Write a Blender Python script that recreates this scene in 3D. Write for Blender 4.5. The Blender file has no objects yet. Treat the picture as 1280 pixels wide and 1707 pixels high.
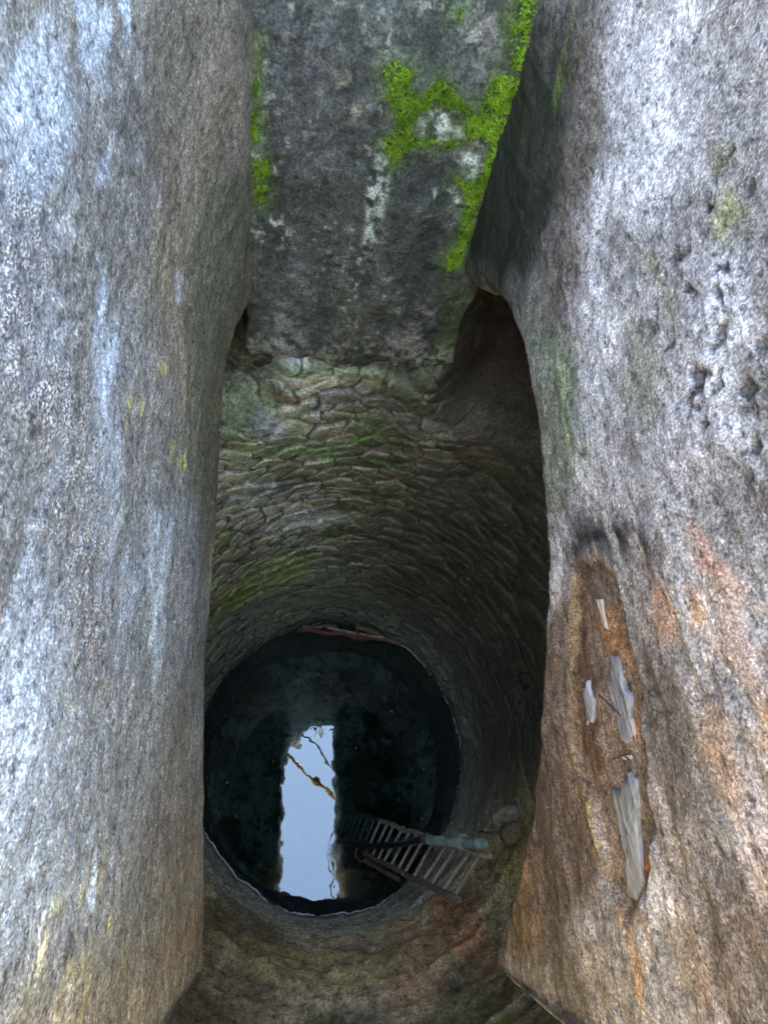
import bpy, math
import numpy as np
from mathutils import Vector, Matrix

# ------------------------------------------------------------------ camera, world, sun, exposure
S = bpy.context.scene
F = 915.0                      # focal length in photo pixels (1280 x 1707)
CAM_Z = 5.5                    # height above the water surface (water is z = 0)
_nad = np.array([498 - 640.0, -(1403 - 853.5), -F])
_dn = _nad / np.linalg.norm(_nad)
_vy = -(_nad[0] ** 2 + F * F) / _nad[1]
_fw = np.array([_nad[0], _vy, -F]); _fw /= np.linalg.norm(_fw)
_rt = np.cross(_fw, -_dn)
M = np.array([_rt, _fw, -_dn])          # camera axes -> world axes
cam_d = bpy.data.cameras.new('camera'); cam = bpy.data.objects.new('camera', cam_d)
S.collection.objects.link(cam)
cam.matrix_world = Matrix.Translation((0, 0, CAM_Z)) @ Matrix([list(r) for r in M]).to_4x4()
cam_d.sensor_fit = 'VERTICAL'; cam_d.sensor_height = 24.0; cam_d.lens = F / 1707 * 24.0
cam_d.clip_start = 0.02; cam_d.clip_end = 2000
cam_d.dof.use_dof = True; cam_d.dof.focus_distance = 3.0; cam_d.dof.aperture_fstop = 11
S.camera = cam

SUN_EL, SUN_AZ = math.radians(38), math.radians(1.9)     # azimuth clockwise from +Y
w = bpy.data.worlds.new("World"); S.world = w; w.use_nodes = True
nt = w.node_tree; bg = nt.nodes['Background']
sky = nt.nodes.new('ShaderNodeTexSky'); sky.sky_type = 'NISHITA'; sky.sun_disc = False
sky.sun_elevation = SUN_EL; sky.sun_rotation = SUN_AZ; sky.air_density = 1.0; sky.dust_density = 0.3
hs = nt.nodes.new('ShaderNodeHueSaturation'); hs.inputs['Saturation'].default_value = .68
nt.links.new(sky.outputs[0], hs.inputs['Color']); nt.links.new(hs.outputs[0], bg.inputs[0]); bg.inputs[1].default_value = 0.15
sd = bpy.data.lights.new('sun', 'SUN'); sd.energy = 3.8; sd.angle = math.radians(0.5); sd.color = (1, .9, .74)
sun = bpy.data.objects.new('sun', sd); S.collection.objects.link(sun)
_d = Vector((math.sin(SUN_AZ) * math.cos(SUN_EL), math.cos(SUN_AZ) * math.cos(SUN_EL), math.sin(SUN_EL)))
sun.rotation_euler = _d.to_track_quat('Z', 'Y').to_euler()
sun.location = (0, 8, 12)
S.view_settings.view_transform = 'Standard'; S.view_settings.look = 'None'; S.view_settings.gamma = 1
S.view_settings.exposure = 4.25
S.cycles.max_bounces = 10; S.cycles.diffuse_bounces = 7; S.cycles.glossy_bounces = 3
S.cycles.transparent_max_bounces = 8
S.cycles.caustics_reflective = False; S.cycles.caustics_refractive = False
S.cycles.sample_clamp_indirect = 6
try:
    S.cycles.use_denoising = True; S.cycles.denoiser = 'OPENIMAGEDENOISE'
except Exception: pass

# ------------------------------------------------------------------ maths helpers
def ray(px, py): return M @ np.array([px - 640.0, -(py - 853.5), -F])
def onz(px, py, z):
    r = ray(px, py); t = (z - CAM_Z) / r[2]; return np.array([0, 0, CAM_Z]) + t * r
def onx(px, py, x):
    r = ray(px, py); t = x / r[0]; return np.array([0, 0, CAM_Z]) + t * r
def ony(px, py, y):
    r = ray(px, py); t = y / r[1]; return np.array([0, 0, CAM_Z]) + t * r

rng = np.random.default_rng(7)
def _hash(ix, iy, iz, s):
    n = (ix * 73856093) ^ (iy * 19349663) ^ (iz * 83492791) ^ (s * 2654435761)
    n = n & 0xffffffff
    n = ((n ^ (n >> 15)) * 2246822519) & 0xffffffff
    n = ((n ^ (n >> 13)) * 3266489917) & 0xffffffff
    return ((n ^ (n >> 16)) & 0xffffff) / float(0xffffff)
def vnoise(p, seed=0):
    p = np.asarray(p, float); i = np.floor(p).astype(np.int64); f = p - i
    f = f * f * f * (f * (f * 6 - 15) + 10)
    r = 0
    for dx in (0, 1):
        wx = f[..., 0] if dx else 1 - f[..., 0]
        for dy in (0, 1):
            wy = f[..., 1] if dy else 1 - f[..., 1]
            for dz in (0, 1):
                wz = f[..., 2] if dz else 1 - f[..., 2]
                r = r + wx * wy * wz * _hash(i[..., 0] + dx, i[..., 1] + dy, i[..., 2] + dz, seed)
    return r * 2 - 1
def fbm(p, freq=1.0, octv=5, seed=0, gain=.5, stretch=(1, 1, 1)):
    p = np.asarray(p) * np.array(stretch) * freq; a, s, t = 1.0, 0, 0
    for k in range(octv):
        s = s + a * vnoise(p + 17.3 * k, seed + k); t += a; a *= gain; p = p * 2.03
    return s / t
def ss(a, b, x):
    t = np.clip((x - a) / (b - a), 0, 1); return t * t * (3 - 2 * t)
def lerp(a, b, t): return a + (b - a) * t
def poly_sdf(poly, X, Y):
    """signed distance to a polygon, negative inside"""
    poly = np.asarray(poly, float); n = len(poly)
    d = np.full(X.shape, 1e9); ins = np.zeros(X.shape, bool)
    for i in range(n):
        ax, ay = poly[i]; bx, by = poly[(i + 1) % n]
        ex, ey = bx - ax, by - ay
        t = np.clip(((X - ax) * ex + (Y - ay) * ey) / (ex * ex + ey * ey + 1e-12), 0, 1)
        d = np.minimum(d, (X - ax - t * ex) ** 2 + (Y - ay - t * ey) ** 2)
        c = ((ay > Y) != (by > Y))
        xi = (bx - ax) * (Y - ay) / (by - ay + 1e-12) + ax
        ins ^= c & (X < xi)
    d = np.sqrt(d); return np.where(ins, -d, d)
def paint(col, mask, c, noise=None):
    m = mask[..., None]
    return col * (1 - m) + np.array(c) * m

# ------------------------------------------------------------------ scene helpers
COL = S.collection
def tag(o, label=None, cat=None, group=None, kind=None):
    if label: o['label'] = label
    if cat: o['category'] = cat
    if group: o['group'] = group
    if kind: o['kind'] = kind
    return o
def empty(name, loc=(0, 0, 0)):
    o = bpy.data.objects.new(name, None); o.location = loc; COL.objects.link(o); o.empty_display_size = .1; return o
def link(name, me, parent=None, mat=None):
    o = bpy.data.objects.new(name, me); COL.objects.link(o)
    if mat: me.materials.append(mat)
    if parent is not None:
        o.parent = parent; o.matrix_parent_inverse = Matrix.Translation(-Vector(parent.location))
    return o
def mesh_from(name, V, Fc, col=None, msk=None, smooth=True):
    V = np.asarray(V, dtype=np.float32); me = bpy.data.meshes.new(name)
    Fc = np.asarray(Fc, dtype=np.int32); k = Fc.shape[1]
    me.vertices.add(len(V)); me.vertices.foreach_set('co', V.ravel())
    me.loops.add(Fc.size); me.loops.foreach_set('vertex_index', Fc.ravel())
    me.polygons.add(len(Fc)); me.polygons.foreach_set('loop_start', np.arange(0, Fc.size, k, dtype=np.int32))
    me.polygons.foreach_set('loop_total', np.full(len(Fc), k, dtype=np.int32))
    me.polygons.foreach_set('use_smooth', np.full(len(Fc), smooth))
    for nm, a in (('col', col), ('msk', msk)):
        if a is not None:
            at = me.attributes.new(nm, 'FLOAT_COLOR', 'POINT')
            b = np.ones((len(V), 4), dtype=np.float32); b[:, :3] = np.clip(np.asarray(a).reshape(-1, 3), 0, 1)
            at.data.foreach_set('color', b.ravel())
    me.update(calc_edges=True); me.validate()
    return me
def grid_faces(n, m, wrap=False):
    i = np.arange(n * m).reshape(n, m)
    if wrap: i = np.concatenate([i, i[:, :1]], 1)
    return np.stack([i[:-1, :-1], i[:-1, 1:], i[1:, 1:], i[1:, :-1]], -1).reshape(-1, 4)
def grid_normals(P, wrap=False):
    if wrap: dv = (np.roll(P, -1, 1) - np.roll(P, 1, 1))
    else: dv = np.gradient(P, axis=1)
    du = np.gradient(P, axis=0)
    N = np.cross(du, dv); return N / (np.linalg.norm(N, axis=-1, keepdims=True) + 1e-12)
def tube_mesh(name, pts, rad, seg=10, wob=0.0, seed=0, col=None):
    """one bent, closed tube through pts; rad scalar or list"""
    P = [Vector(p) for p in pts]; n = len(P)
    R = [rad] * n if np.isscalar(rad) else list(rad)
    V, Fc = [], []
    r0 = np.random.default_rng(seed)
    up = Vector((0.13, .31, .94)).normalized()
    for i in range(n):
        t = (P[min(i + 1, n - 1)] - P[max(i - 1, 0)]).normalized()
        a = t.cross(up).normalized() if abs(t.dot(up)) < .98 else t.cross(Vector((1, 0, 0))).normalized()
        b = t.cross(a)
        for k in range(seg):
            an = 2 * math.pi * k / seg; rr = R[i] * (1 + wob * r0.uniform(-1, 1))
            V.append(P[i] + (a * math.cos(an) + b * math.sin(an)) * rr)
    for i in range(n - 1):
        for k in range(seg):
            k2 = (k + 1) % seg; Fc.append((i * seg + k, i * seg + k2, (i + 1) * seg + k2, (i + 1) * seg + k))
    c0 = len(V); V.append(P[0]); c1 = len(V); V.append(P[-1])
    me = bpy.data.meshes.new(name)
    caps = [(c0, (k + 1) % seg, k) for k in range(seg)] + [(c1, (n - 1) * seg + k, (n - 1) * seg + (k + 1) % seg) for k in range(seg)]
    me.from_pydata([tuple(v) for v in V], [], Fc + caps)
    me.polygons.foreach_set('use_smooth', [True] * len(Fc) + [False] * len(caps)); me.update()
    return me
def densify(pts, n, jit=0.0, seed=0):
    pts = np.asarray(pts, float); L = np.r_[0, np.cumsum(np.linalg.norm(np.diff(pts, axis=0), axis=1))]
    s = np.linspace(0, L[-1], n); Q = np.stack([np.interp(s, L, pts[:, k]) for k in range(3)], 1)
    if jit: Q += fbm(Q, 9, 2, seed)[:, None] * jit * np.array([1, .6, .8]) + fbm(Q + 5, 7, 2, seed + 9)[:, None] * jit * np.array([-.5, 1, .5])
    return Q
def smooth_path(pts, n):
    pts = np.asarray(pts, float); k = len(pts); out = []
    t = np.linspace(0, k - 1, n)
    for s in t:
        i = min(int(s), k - 2); u = s - i
        p0 = pts[max(i - 1, 0)]; p1 = pts[i]; p2 = pts[i + 1]; p3 = pts[min(i + 2, k - 1)]
        out.append(.5 * ((2 * p1) + (-p0 + p2) * u + (2 * p0 - 5 * p1 + 4 * p2 - p3) * u * u + (-p0 + 3 * p1 - 3 * p2 + p3) * u ** 3))
    return np.array(out)
def rock_mesh(name, c, size, seed, rough=.25, sub=4, yaw=0.0, tilt=0.0):
    """an angular stone: an icosphere squashed to a box-ish block, then cut and roughened"""
    import bmesh
    bm = bmesh.new(); bmesh.ops.create_icosphere(bm, subdivisions=sub, radius=1)
    V = np.array([v.co[:] for v in bm.verts])
    Q = np.sign(V) * np.abs(V) ** .62; Q /= np.abs(Q).max()
    r0 = np.random.default_rng(seed)
    for k in range(7):
        n = r0.normal(size=3); n /= np.linalg.norm(n); d = r0.uniform(.62, .9)
        h = Q @ n - d; Q -= np.clip(h, 0, None)[:, None] * n
    Q += V * (fbm(V + seed, 2.3, 5, seed)[:, None]) * rough
    Q *= np.array(size) / 2
    R = np.array(Matrix.Rotation(yaw, 3, 'Z') @ Matrix.Rotation(tilt, 3, 'X')); Q = Q @ R.T + np.array(c)
    for v, q in zip(bm.verts, Q): v.co = q
    me = bpy.data.meshes.new(name); bm.to_mesh(me); bm.free()
    me.polygons.foreach_set('use_smooth', [True] * len(me.polygons)); return me

# ------------------------------------------------------------------ materials
def new_mat(name):
    m = bpy.data.materials.new(name); m.use_nodes = True
    return m, m.node_tree, m.node_tree.nodes['Principled BSDF']
def rock_mat(name, rough=.6, spec=.5, fine=60, contrast=.55, bump=.5, stretch=(1, 1, 1), speck=.25, speck_col=(.75, .74, .7), attr=True, base=(.2, .19, .17), dist=.01, crystals=False, grain=(1, 1, 1)):
    m, t, p = new_mat(name); N, L = t.nodes, t.links
    tc = N.new('ShaderNodeTexCoord'); mp = N.new('ShaderNodeMapping'); mp.inputs['Scale'].default_value = stretch
    L.new(tc.outputs['Object'], mp.inputs[0])
    def noise(s, d=8, r=.65, w=0):
        n = N.new('ShaderNodeTexNoise'); n.inputs['Scale'].default_value = s; n.inputs['Detail'].default_value = d
        n.inputs['Roughness'].default_value = r; n.inputs['Distortion'].default_value = w
        L.new(mp.outputs[0], n.inputs['Vector']); return n
    def ramp(src, a, b, ca=(0, 0, 0, 1), cb=(1, 1, 1, 1)):
        r = N.new('ShaderNodeValToRGB'); r.color_ramp.elements[0].position = a; r.color_ramp.elements[1].position = b
        r.color_ramp.elements[0].color = ca; r.color_ramp.elements[1].color = cb; L.new(src, r.inputs[0]); return r
    def mix(kind, f, a, b):
        x = N.new('ShaderNodeMix'); x.data_type = 'RGBA'; x.blend_type = kind
        for s, v in ((x.inputs[0], f), (x.inputs[6], a), (x.inputs[7], b)):
            if isinstance(v, bpy.types.NodeSocket): L.new(v, s)
            else: s.default_value = v if not isinstance(v, tuple) else (*v, 1)[:4]
        return x
    def math_(op, a, b):
        x = N.new('ShaderNodeMath'); x.operation = op
        for s, v in ((x.inputs[0], a), (x.inputs[1], b)):
            if isinstance(v, bpy.types.NodeSocket): L.new(v, s)
            else: s.default_value = v
        return x.outputs[0]
    n1 = noise(fine, 10, .7); n2 = noise(fine * .22, 6, .6, .6); n3 = noise(fine * 3.1, 4, .7)
    if attr:
        a = N.new('ShaderNodeAttribute'); a.attribute_name = 'col'; base_c = a.outputs['Color']
        k = N.new('ShaderNodeAttribute'); k.attribute_name = 'msk'
        sp = N.new('ShaderNodeSeparateColor'); L.new(k.outputs['Color'], sp.inputs[0])
    else:
        b = N.new('ShaderNodeRGB'); b.outputs[0].default_value = (*base, 1); base_c = b.outputs[0]
    lo, hi = 1 - contrast, 1 + contrast
    r1 = ramp(n1.outputs[0], .33, .68, (lo, lo, lo, 1), (hi, hi * .99, hi * .97, 1))
    r2 = ramp(n2.outputs[0], .3, .7, (1 - contrast * .55,) * 3 + (1,), (1 + contrast * .5,) * 3 + (1,))
    c = mix('MULTIPLY', 1.0, base_c, r1.outputs[0]); c = mix('MULTIPLY', 1.0, c.outputs[2], r2.outputs[0])
    # pale mineral specks
    sk = ramp(n3.outputs[0], .585, .62)
    cb_ = mix('MULTIPLY', 1.0, c.outputs[2], (2.6, 2.6, 2.5)); cb_.clamp_result = False
    c = mix('MIX', math_('MULTIPLY', sk.outputs[0], speck), c.outputs[2], cb_.outputs[2])
    dk = ramp(n1.outputs[0], .385, .42, (1, 1, 1, 1), (0, 0, 0, 1))
    c = mix('MIX', math_('MULTIPLY', dk.outputs[0], .55), c.outputs[2], (.03, .03, .028))
    n4 = N.new('ShaderNodeTexNoise'); n4.inputs['Scale'].default_value = fine * 3.3; n4.inputs['Detail'].default_value = 5; n4.inputs['Roughness'].default_value = .75
    mp4 = N.new('ShaderNodeMapping'); mp4.inputs['Scale'].default_value = grain; L.new(tc.outputs['Object'], mp4.inputs[0]); L.new(mp4.outputs[0], n4.inputs['Vector'])
    r4 = ramp(n4.outputs[0], .42, .58, (1 - contrast * .9,) * 3 + (1,), (1 + contrast * .9,) * 3 + (1,))
    c = mix('MULTIPLY', 1.0, c.outputs[2], r4.outputs[0])
    h = math_('ADD', math_('MULTIPLY', n1.outputs[0], 1.0), math_('MULTIPLY', n2.outputs[0], 1.3))
    h = math_('ADD', h, math_('MULTIPLY', n3.outputs[0], .5)); h = math_('ADD', h, math_('MULTIPLY', n4.outputs[0], .8))
    if attr and crystals:     # rounded white crystal grains where msk.r says so
        v = N.new('ShaderNodeTexVoronoi'); v.inputs['Scale'].default_value = 230; v.inputs['Randomness'].default_value = 1
        nd = noise(14, 3, .6); mv = N.new('ShaderNodeVectorMath'); mv.operation = 'MULTIPLY_ADD'
        L.new(nd.outputs['Color'], mv.inputs[0]); mv.inputs[1].default_value = (.03, .03, .03); L.new(tc.outputs['Object'], mv.inputs[2])
        L.new(mv.outputs[0], v.inputs['Vector'])
        g = ramp(v.outputs['Distance'], .30, .72, (1, 1, 1, 1), (0, 0, 0, 1))
        mm = math_('MULTIPLY', sp.outputs[0], 1.0)
        rr = ramp(n1.outputs[0], .44, .52); mm = math_('MULTIPLY', mm, rr.outputs[0])
        gm = math_('MULTIPLY', mm, g.outputs[0])
        c = mix('MIX', math_('MULTIPLY', mm, .62), c.outputs[2], (.05, .048, .045))
        c = mix('MIX', gm, c.outputs[2], (.85, .85, .86))
        h = math_('ADD', h, math_('MULTIPLY', gm, 2.2))
    L.new(c.outputs[2], p.inputs['Base Color'])
    rg = ramp(n1.outputs[0], .3, .7, (rough - .18,) * 3 + (1,), (min(rough + .2, 1),) * 3 + (1,))
    L.new(rg.outputs[0], p.inputs['Roughness']); p.inputs['Specular IOR Level'].default_value = spec
    bp = N.new('ShaderNodeBump'); bp.inputs['Strength'].default_value = bump; bp.inputs['Distance'].default_value = dist
    L.new(h, bp.inputs['Height']); L.new(bp.outputs[0], p.inputs['Normal'])
    return m
def simple_mat(name, color, rough=.6, var=.3, scale=30, bump=.3, stretch=(1, 1, 1), spec=.5, metal=0, dist=.003, dark=None):
    m, t, p = new_mat(name); N, L = t.nodes, t.links
    tc = N.new('ShaderNodeTexCoord'); mp = N.new('ShaderNodeMapping'); mp.inputs['Scale'].default_value = stretch
    L.new(tc.outputs['Object'], mp.inputs[0])
    n = N.new('ShaderNodeTexNoise'); n.inputs['Scale'].default_value = scale; n.inputs['Detail'].default_value = 7; n.inputs['Roughness'].default_value = .65
    L.new(mp.outputs[0], n.inputs['Vector'])
    r = N.new('ShaderNodeValToRGB'); r.color_ramp.elements[0].position = .32; r.color_ramp.elements[1].position = .68
    dk = dark or tuple(x * (1 - var) for x in color)
    r.color_ramp.elements[0].color = (*dk, 1); r.color_ramp.elements[1].color = (*[min(x * (1 + var), 1) for x in color], 1)
    L.new(n.outputs[0], r.inputs[0]); L.new(r.outputs[0], p.inputs['Base Color'])
    p.inputs['Roughness'].default_value = rough; p.inputs['Specular IOR Level'].default_value = spec; p.inputs['Metallic'].default_value = metal
    b = N.new('ShaderNodeBump'); b.inputs['Strength'].default_value = bump; b.inputs['Distance'].default_value = dist
    L.new(n.outputs[0], b.inputs['Height']); L.new(b.outputs[0], p.inputs['Normal'])
    return m

M_left = rock_mat('rock_left', .72, .28, 60, .52, .8, (1, .85, 1.1), .75, (.78, .78, .76), crystals=True, dist=.010)
M_right = rock_mat('rock_right', .72, .28, 55, .52, .8, (1, .85, 1.1), .6, (.76, .75, .74), crystals=False, dist=.011)
M_back = rock_mat('rock_back', .65, .4, 40, .5, .6, (1, 1, 1), .30, (.5, .52, .5), dist=.008)
M_mason = rock_mat('masonry', .55, .5, 22, .42, .7, (1, 1, 1.5), .14, (.4, .42, .4), dist=.012)

# ------------------------------------------------------------------ shaft dimensions
XR, YB = .62, 1.82
ZTOP = 5.62
WC = np.array([.30, .71]); WR = 1.24              # the round well
def xleft(y, z=4.0): return -.29 + .055 * ss(-.2, 1.9, y) + .06 * ss(1.2, 1.95, y) + .062 * ss(3.9, 4.95, z) * ss(.9, 1.85, y)
def solve_left(px, py):
    x = -.27
    for _ in range(12):
        p = onx(px, py, x); x = float(xleft(p[1], p[2]))
    return onx(px, py, x)
LP = lambda pts: [(lambda q: (q[1], q[2]))(solve_left(*p)) for p in pts]
RP = lambda pts: [(lambda q: (q[1], q[2]))(onx(*p, XR)) for p in pts]
BP = lambda pts: [(lambda q: (q[0], q[2]))(ony(*p, YB)) for p in pts]

def lip_table(pts, solver):
    a = np.array([solver(*p)[1:] for p in pts]); a = a[np.argsort(a[:, 0])]; return a
lipL = lip_table([(395, 560), (386, 610), (378, 680), (371, 780), (365, 880), (357, 980), (352, 1050), (347, 1140), (345, 1200), (343, 1300), (343, 1420), (344, 1520), (345, 1600)], solve_left)
lipL = np.vstack([[-1.4, 4.45], [lipL[0, 0] - .045, 4.30], lipL[0:1] + [[-.012, .06]], lipL, [1.85, 4.02], [2.4, 4.03]])
lipR = lip_table([(760, 455), (775, 476), (795, 482), (812, 490), (832, 508), (842, 530), (862, 590), (880, 700), (888, 780), (892, 850), (897, 1000), (896, 1100), (893, 1200), (888, 1280), (880, 1350), (862, 1450), (835, 1540), (820, 1600)], lambda a, b: onx(a, b, XR))
lipR = np.vstack([[-1.4, 4.35], [lipR[0, 0] - .05, 4.15], lipR[0:1] + [[-.012, .06]], lipR, [2.4, lipR[-1, 1]]])

# ------------------------------------------------------------------ side walls
def side_wall(name, right, layers, mat, label):
    ny = 520
    ys = np.concatenate([np.linspace(-1.35, -.5, 50, endpoint=False), np.linspace(-.5, 2.0, ny), np.linspace(2.02, 2.45, 16)])
    o_, z_ = [], []
    lip = lipR if right else lipL
    zl = np.interp(ys, lip[:, 0], lip[:, 1])
    k = np.exp(-np.linspace(-2, 2, 9) ** 2); k /= k.sum()
    zl = np.convolve(np.pad(zl, 4, mode='edge'), k, 'valid')
    zl = zl + .010 * fbm(np.stack([ys, 0 * ys, 0 * ys], -1), 7, 4, 5)
    rl = .07
    segs_o, segs_z = [], []
    nt_, nf, na, nu = 26, 430, 26, 50
    rt = .05
    # top, rounded rim, front, lip arc, underside
    o = np.concatenate([[.75], np.linspace(.75, rt, nt_, endpoint=False), rt - rt * np.sin(np.linspace(0, math.pi / 2, 8)), np.zeros(nf),
                        rl - rl * np.cos(np.linspace(0, math.pi / 2, na)), np.linspace(rl + .01, 1.3, nu)])
    rows = []
    for j, zz in enumerate(zl):
        zt = np.concatenate([[5.2], np.full(nt_, ZTOP), ZTOP - rt + rt * np.cos(np.linspace(0, math.pi / 2, 8)),
                             np.linspace(ZTOP - rt - .003, zz + rl + .003, nf), zz + rl - rl * np.sin(np.linspace(0, math.pi / 2, na)),
                             zz + .10 * (np.linspace(rl + .01, 1.3, nu) - rl)])
        rows.append(zt)
    Z = np.array(rows).T                                   # (profile, y)
    O = np.repeat(o[:, None], len(ys), 1); Y = np.repeat(ys[None], len(o), 0)
    X = (XR + O) if right else (xleft(Y, Z) - O)
    P = np.stack([X, Y, Z], -1)
    N = grid_normals(P); sgn = -1 if right else 1
    fr = len(o) // 2
    if N[fr, len(ys) // 2, 0] * sgn < 0: N = -N
    col, msk, disp = layers(P)
    P2 = P + N * disp[..., None]
    Fc = grid_faces(*X.shape)
    if not right: Fc = Fc[:, ::-1]
    ob = link(name, mesh_from(name, P2.reshape(-1, 3), Fc, col, msk), mat=mat)
    tag(ob, label, 'stone wall', kind='thing')
    return ob

def layers_left(P):
    Y, Z = P[..., 1], P[..., 2]
    n_l = fbm(P, 2.2, 5, 11, stretch=(1, .8, 1)); n_m = fbm(P, 8, 4, 21); n_f = fbm(P, 26, 4, 31, stretch=(1, .55, 1.2))
    n_s = fbm(P, 5, 5, 41, stretch=(1, .22, 2.4))       # long streaks running along the wall
    d = .018 * n_l + .006 * n_m + .004 * n_f + .004 * np.abs(n_s) + .002 * fbm(P, 70, 3, 91, stretch=(1, .5, 1))
    col = np.ones(P.shape) * np.array([.235, .22, .195])
    col = paint(col, ss(-.15, .4, n_s) * .55, (.15, .14, .125))
    col = paint(col, ss(.0, .5, n_m) * .35, (.33, .31, .275))
    wz = .035 * n_m + .02 * n_f + .03 * n_s
    def M_(pts, soft=.03, warp=1.0): return ss(soft, -soft, poly_sdf(LP(pts), Y, Z) + wz * warp)
    # brownish belt, greenish edge, dark cool lower belt
    col = paint(col, M_([(200, 0), (345, 0), (330, 350), (300, 620), (215, 640), (205, 300)], .05) * .6, (.22, .20, .168))
    col = paint(col, M_([(330, 300), (425, 300), (410, 480), (380, 640), (360, 900), (300, 900), (310, 600)], .05) * .6, (.125, .145, .105))
    col = paint(col, M_([(360, 0), (424, 0), (424, 420), (390, 420)], .04) * .7, (.125, .125, .095))
    col = paint(col, M_([(190, 880), (345, 860), (350, 1300), (250, 1560), (120, 1600), (60, 1200)], .10) * .6, (.20, .225, .26))
    col = paint(col, M_([(300, 1040), (350, 1050), (348, 1180), (290, 1210)], .05) * .75, (.10, .11, .13))
    col = paint(col, M_([(295, 1170), (345, 1230), (345, 1560), (290, 1600), (250, 1420)], .05) * .55, (.235, .19, .145))
    col = paint(col, M_([(-40, 700), (330, 860), (345, 1250), (200, 1500), (-40, 1640)], .10) * .5, (.24, .265, .30))
    col = paint(col, M_([(-40, -40), (235, -40), (250, 500), (340, 860), (345, 1500), (-40, 1720)], .10) * .45, (.24, .265, .295))
    # pale blue-white glare and haze streaks put into the colour
    bl = (.54, .645, .80)
    for pts, s, a in (([(-30, 30), (110, 70), (120, 300), (60, 520), (-30, 560)], .05, .75), ([(125, 0), (185, 0), (190, 170), (188, 340), (165, 350), (150, 150)], .02, .7),
                      ([(150, 350), (205, 480), (200, 600), (160, 720), (150, 560)], .02, .65), ([(95, 180), (135, 150), (125, 430), (105, 440)], .02, .6),
                      ([(-30, 560), (90, 400), (120, 560), (100, 760), (-30, 700)], .05, .6), ([(165, 480), (203, 490), (200, 570), (172, 640)], .012, .6),
                      ([(260, 860), (285, 880), (272, 1080), (258, 1160), (245, 1020)], .015, .6), ([(-40, 1000), (60, 980), (140, 1200), (120, 1500), (-40, 1600)], .10, .5),
                      ([(140, 1450), (165, 1430), (160, 1510), (145, 1530)], .006, .9), ([(150, 560), (190, 700), (230, 980), (190, 1100), (140, 800)], .05, .5),
                      ([(198, 0), (220, 0), (215, 70), (205, 80)], .008, .9)):
        col = paint(col, M_(pts, s) * a * ss(-.5, .25, n_s + n_m * .5), bl)
    for cx, cy in ((240, 250), (262, 320), (238, 470), (305, 480), (234, 115)):
        col = paint(col, M_([(cx - 5, cy - 22), (cx + 6, cy - 20), (cx + 4, cy + 24), (cx - 6, cy + 20)], .010, .9) * .5 * ss(-.5, .2, n_f), (.5, .56, .64))
    # white popcorn crystals
    cr = M_([(-40, 330), (70, 330), (60, 560), (150, 640), (200, 900), (190, 1100), (120, 1160), (60, 900), (-40, 800)], .06) * ss(-.55, .1, n_m + .5 * n_l)
    cr = np.maximum(cr, M_([(60, 1050), (200, 1080), (170, 1420), (90, 1500), (60, 1250)], .06) * .55 * ss(-.4, .2, n_m))
    cr = np.maximum(cr, .5 * M_([(200, 120), (240, 120), (255, 420), (215, 440)], .03) * ss(-.2, .3, n_m))
    # lichen, yellow green
    for c in ((85, 350), (272, 612), (75, 600), (30, 345), (232, 612), (300, 760), (180, 1540), (60, 1660), (120, 1620), (100, 1500), (225, 690), (160, 1640), (40, 1600), (135, 1390)):
        r = 9 + (c[0] * 7 % 8)
        col = paint(col, M_([(c[0] - r, c[1] - r * 2), (c[0] + r, c[1] - r * 1.6), (c[0] + r, c[1] + r * 2), (c[0] - r, c[1] + r * 1.6)], .012, .5) * ss(.0, .3, n_f + .2 * n_m) * .6, (.42, .42, .16))
    gr = M_([(90, 1450), (210, 1450), (240, 1720), (-20, 1720), (0, 1560)], .08) * ss(.15, .45, n_s + .5 * n_f)
    col = paint(col, gr * .6, (.40, .36, .14))
    d = d + cr * .003 * ss(-.2, .4, fbm(P, 60, 2, 77))
    st_ = ss(.12, .42, fbm(P, 3.2, 5, 95, stretch=(1, .5, 1))); col = paint(col, st_ * .5, (.13, .125, .115))
    msk = np.stack([cr, 0 * cr, 0 * cr], -1); col = np.clip(lerp(.30, col, 1.20) * 1.2 * np.array([.98, 1, .97]), .02, .85)
    return col, msk, d

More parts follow.
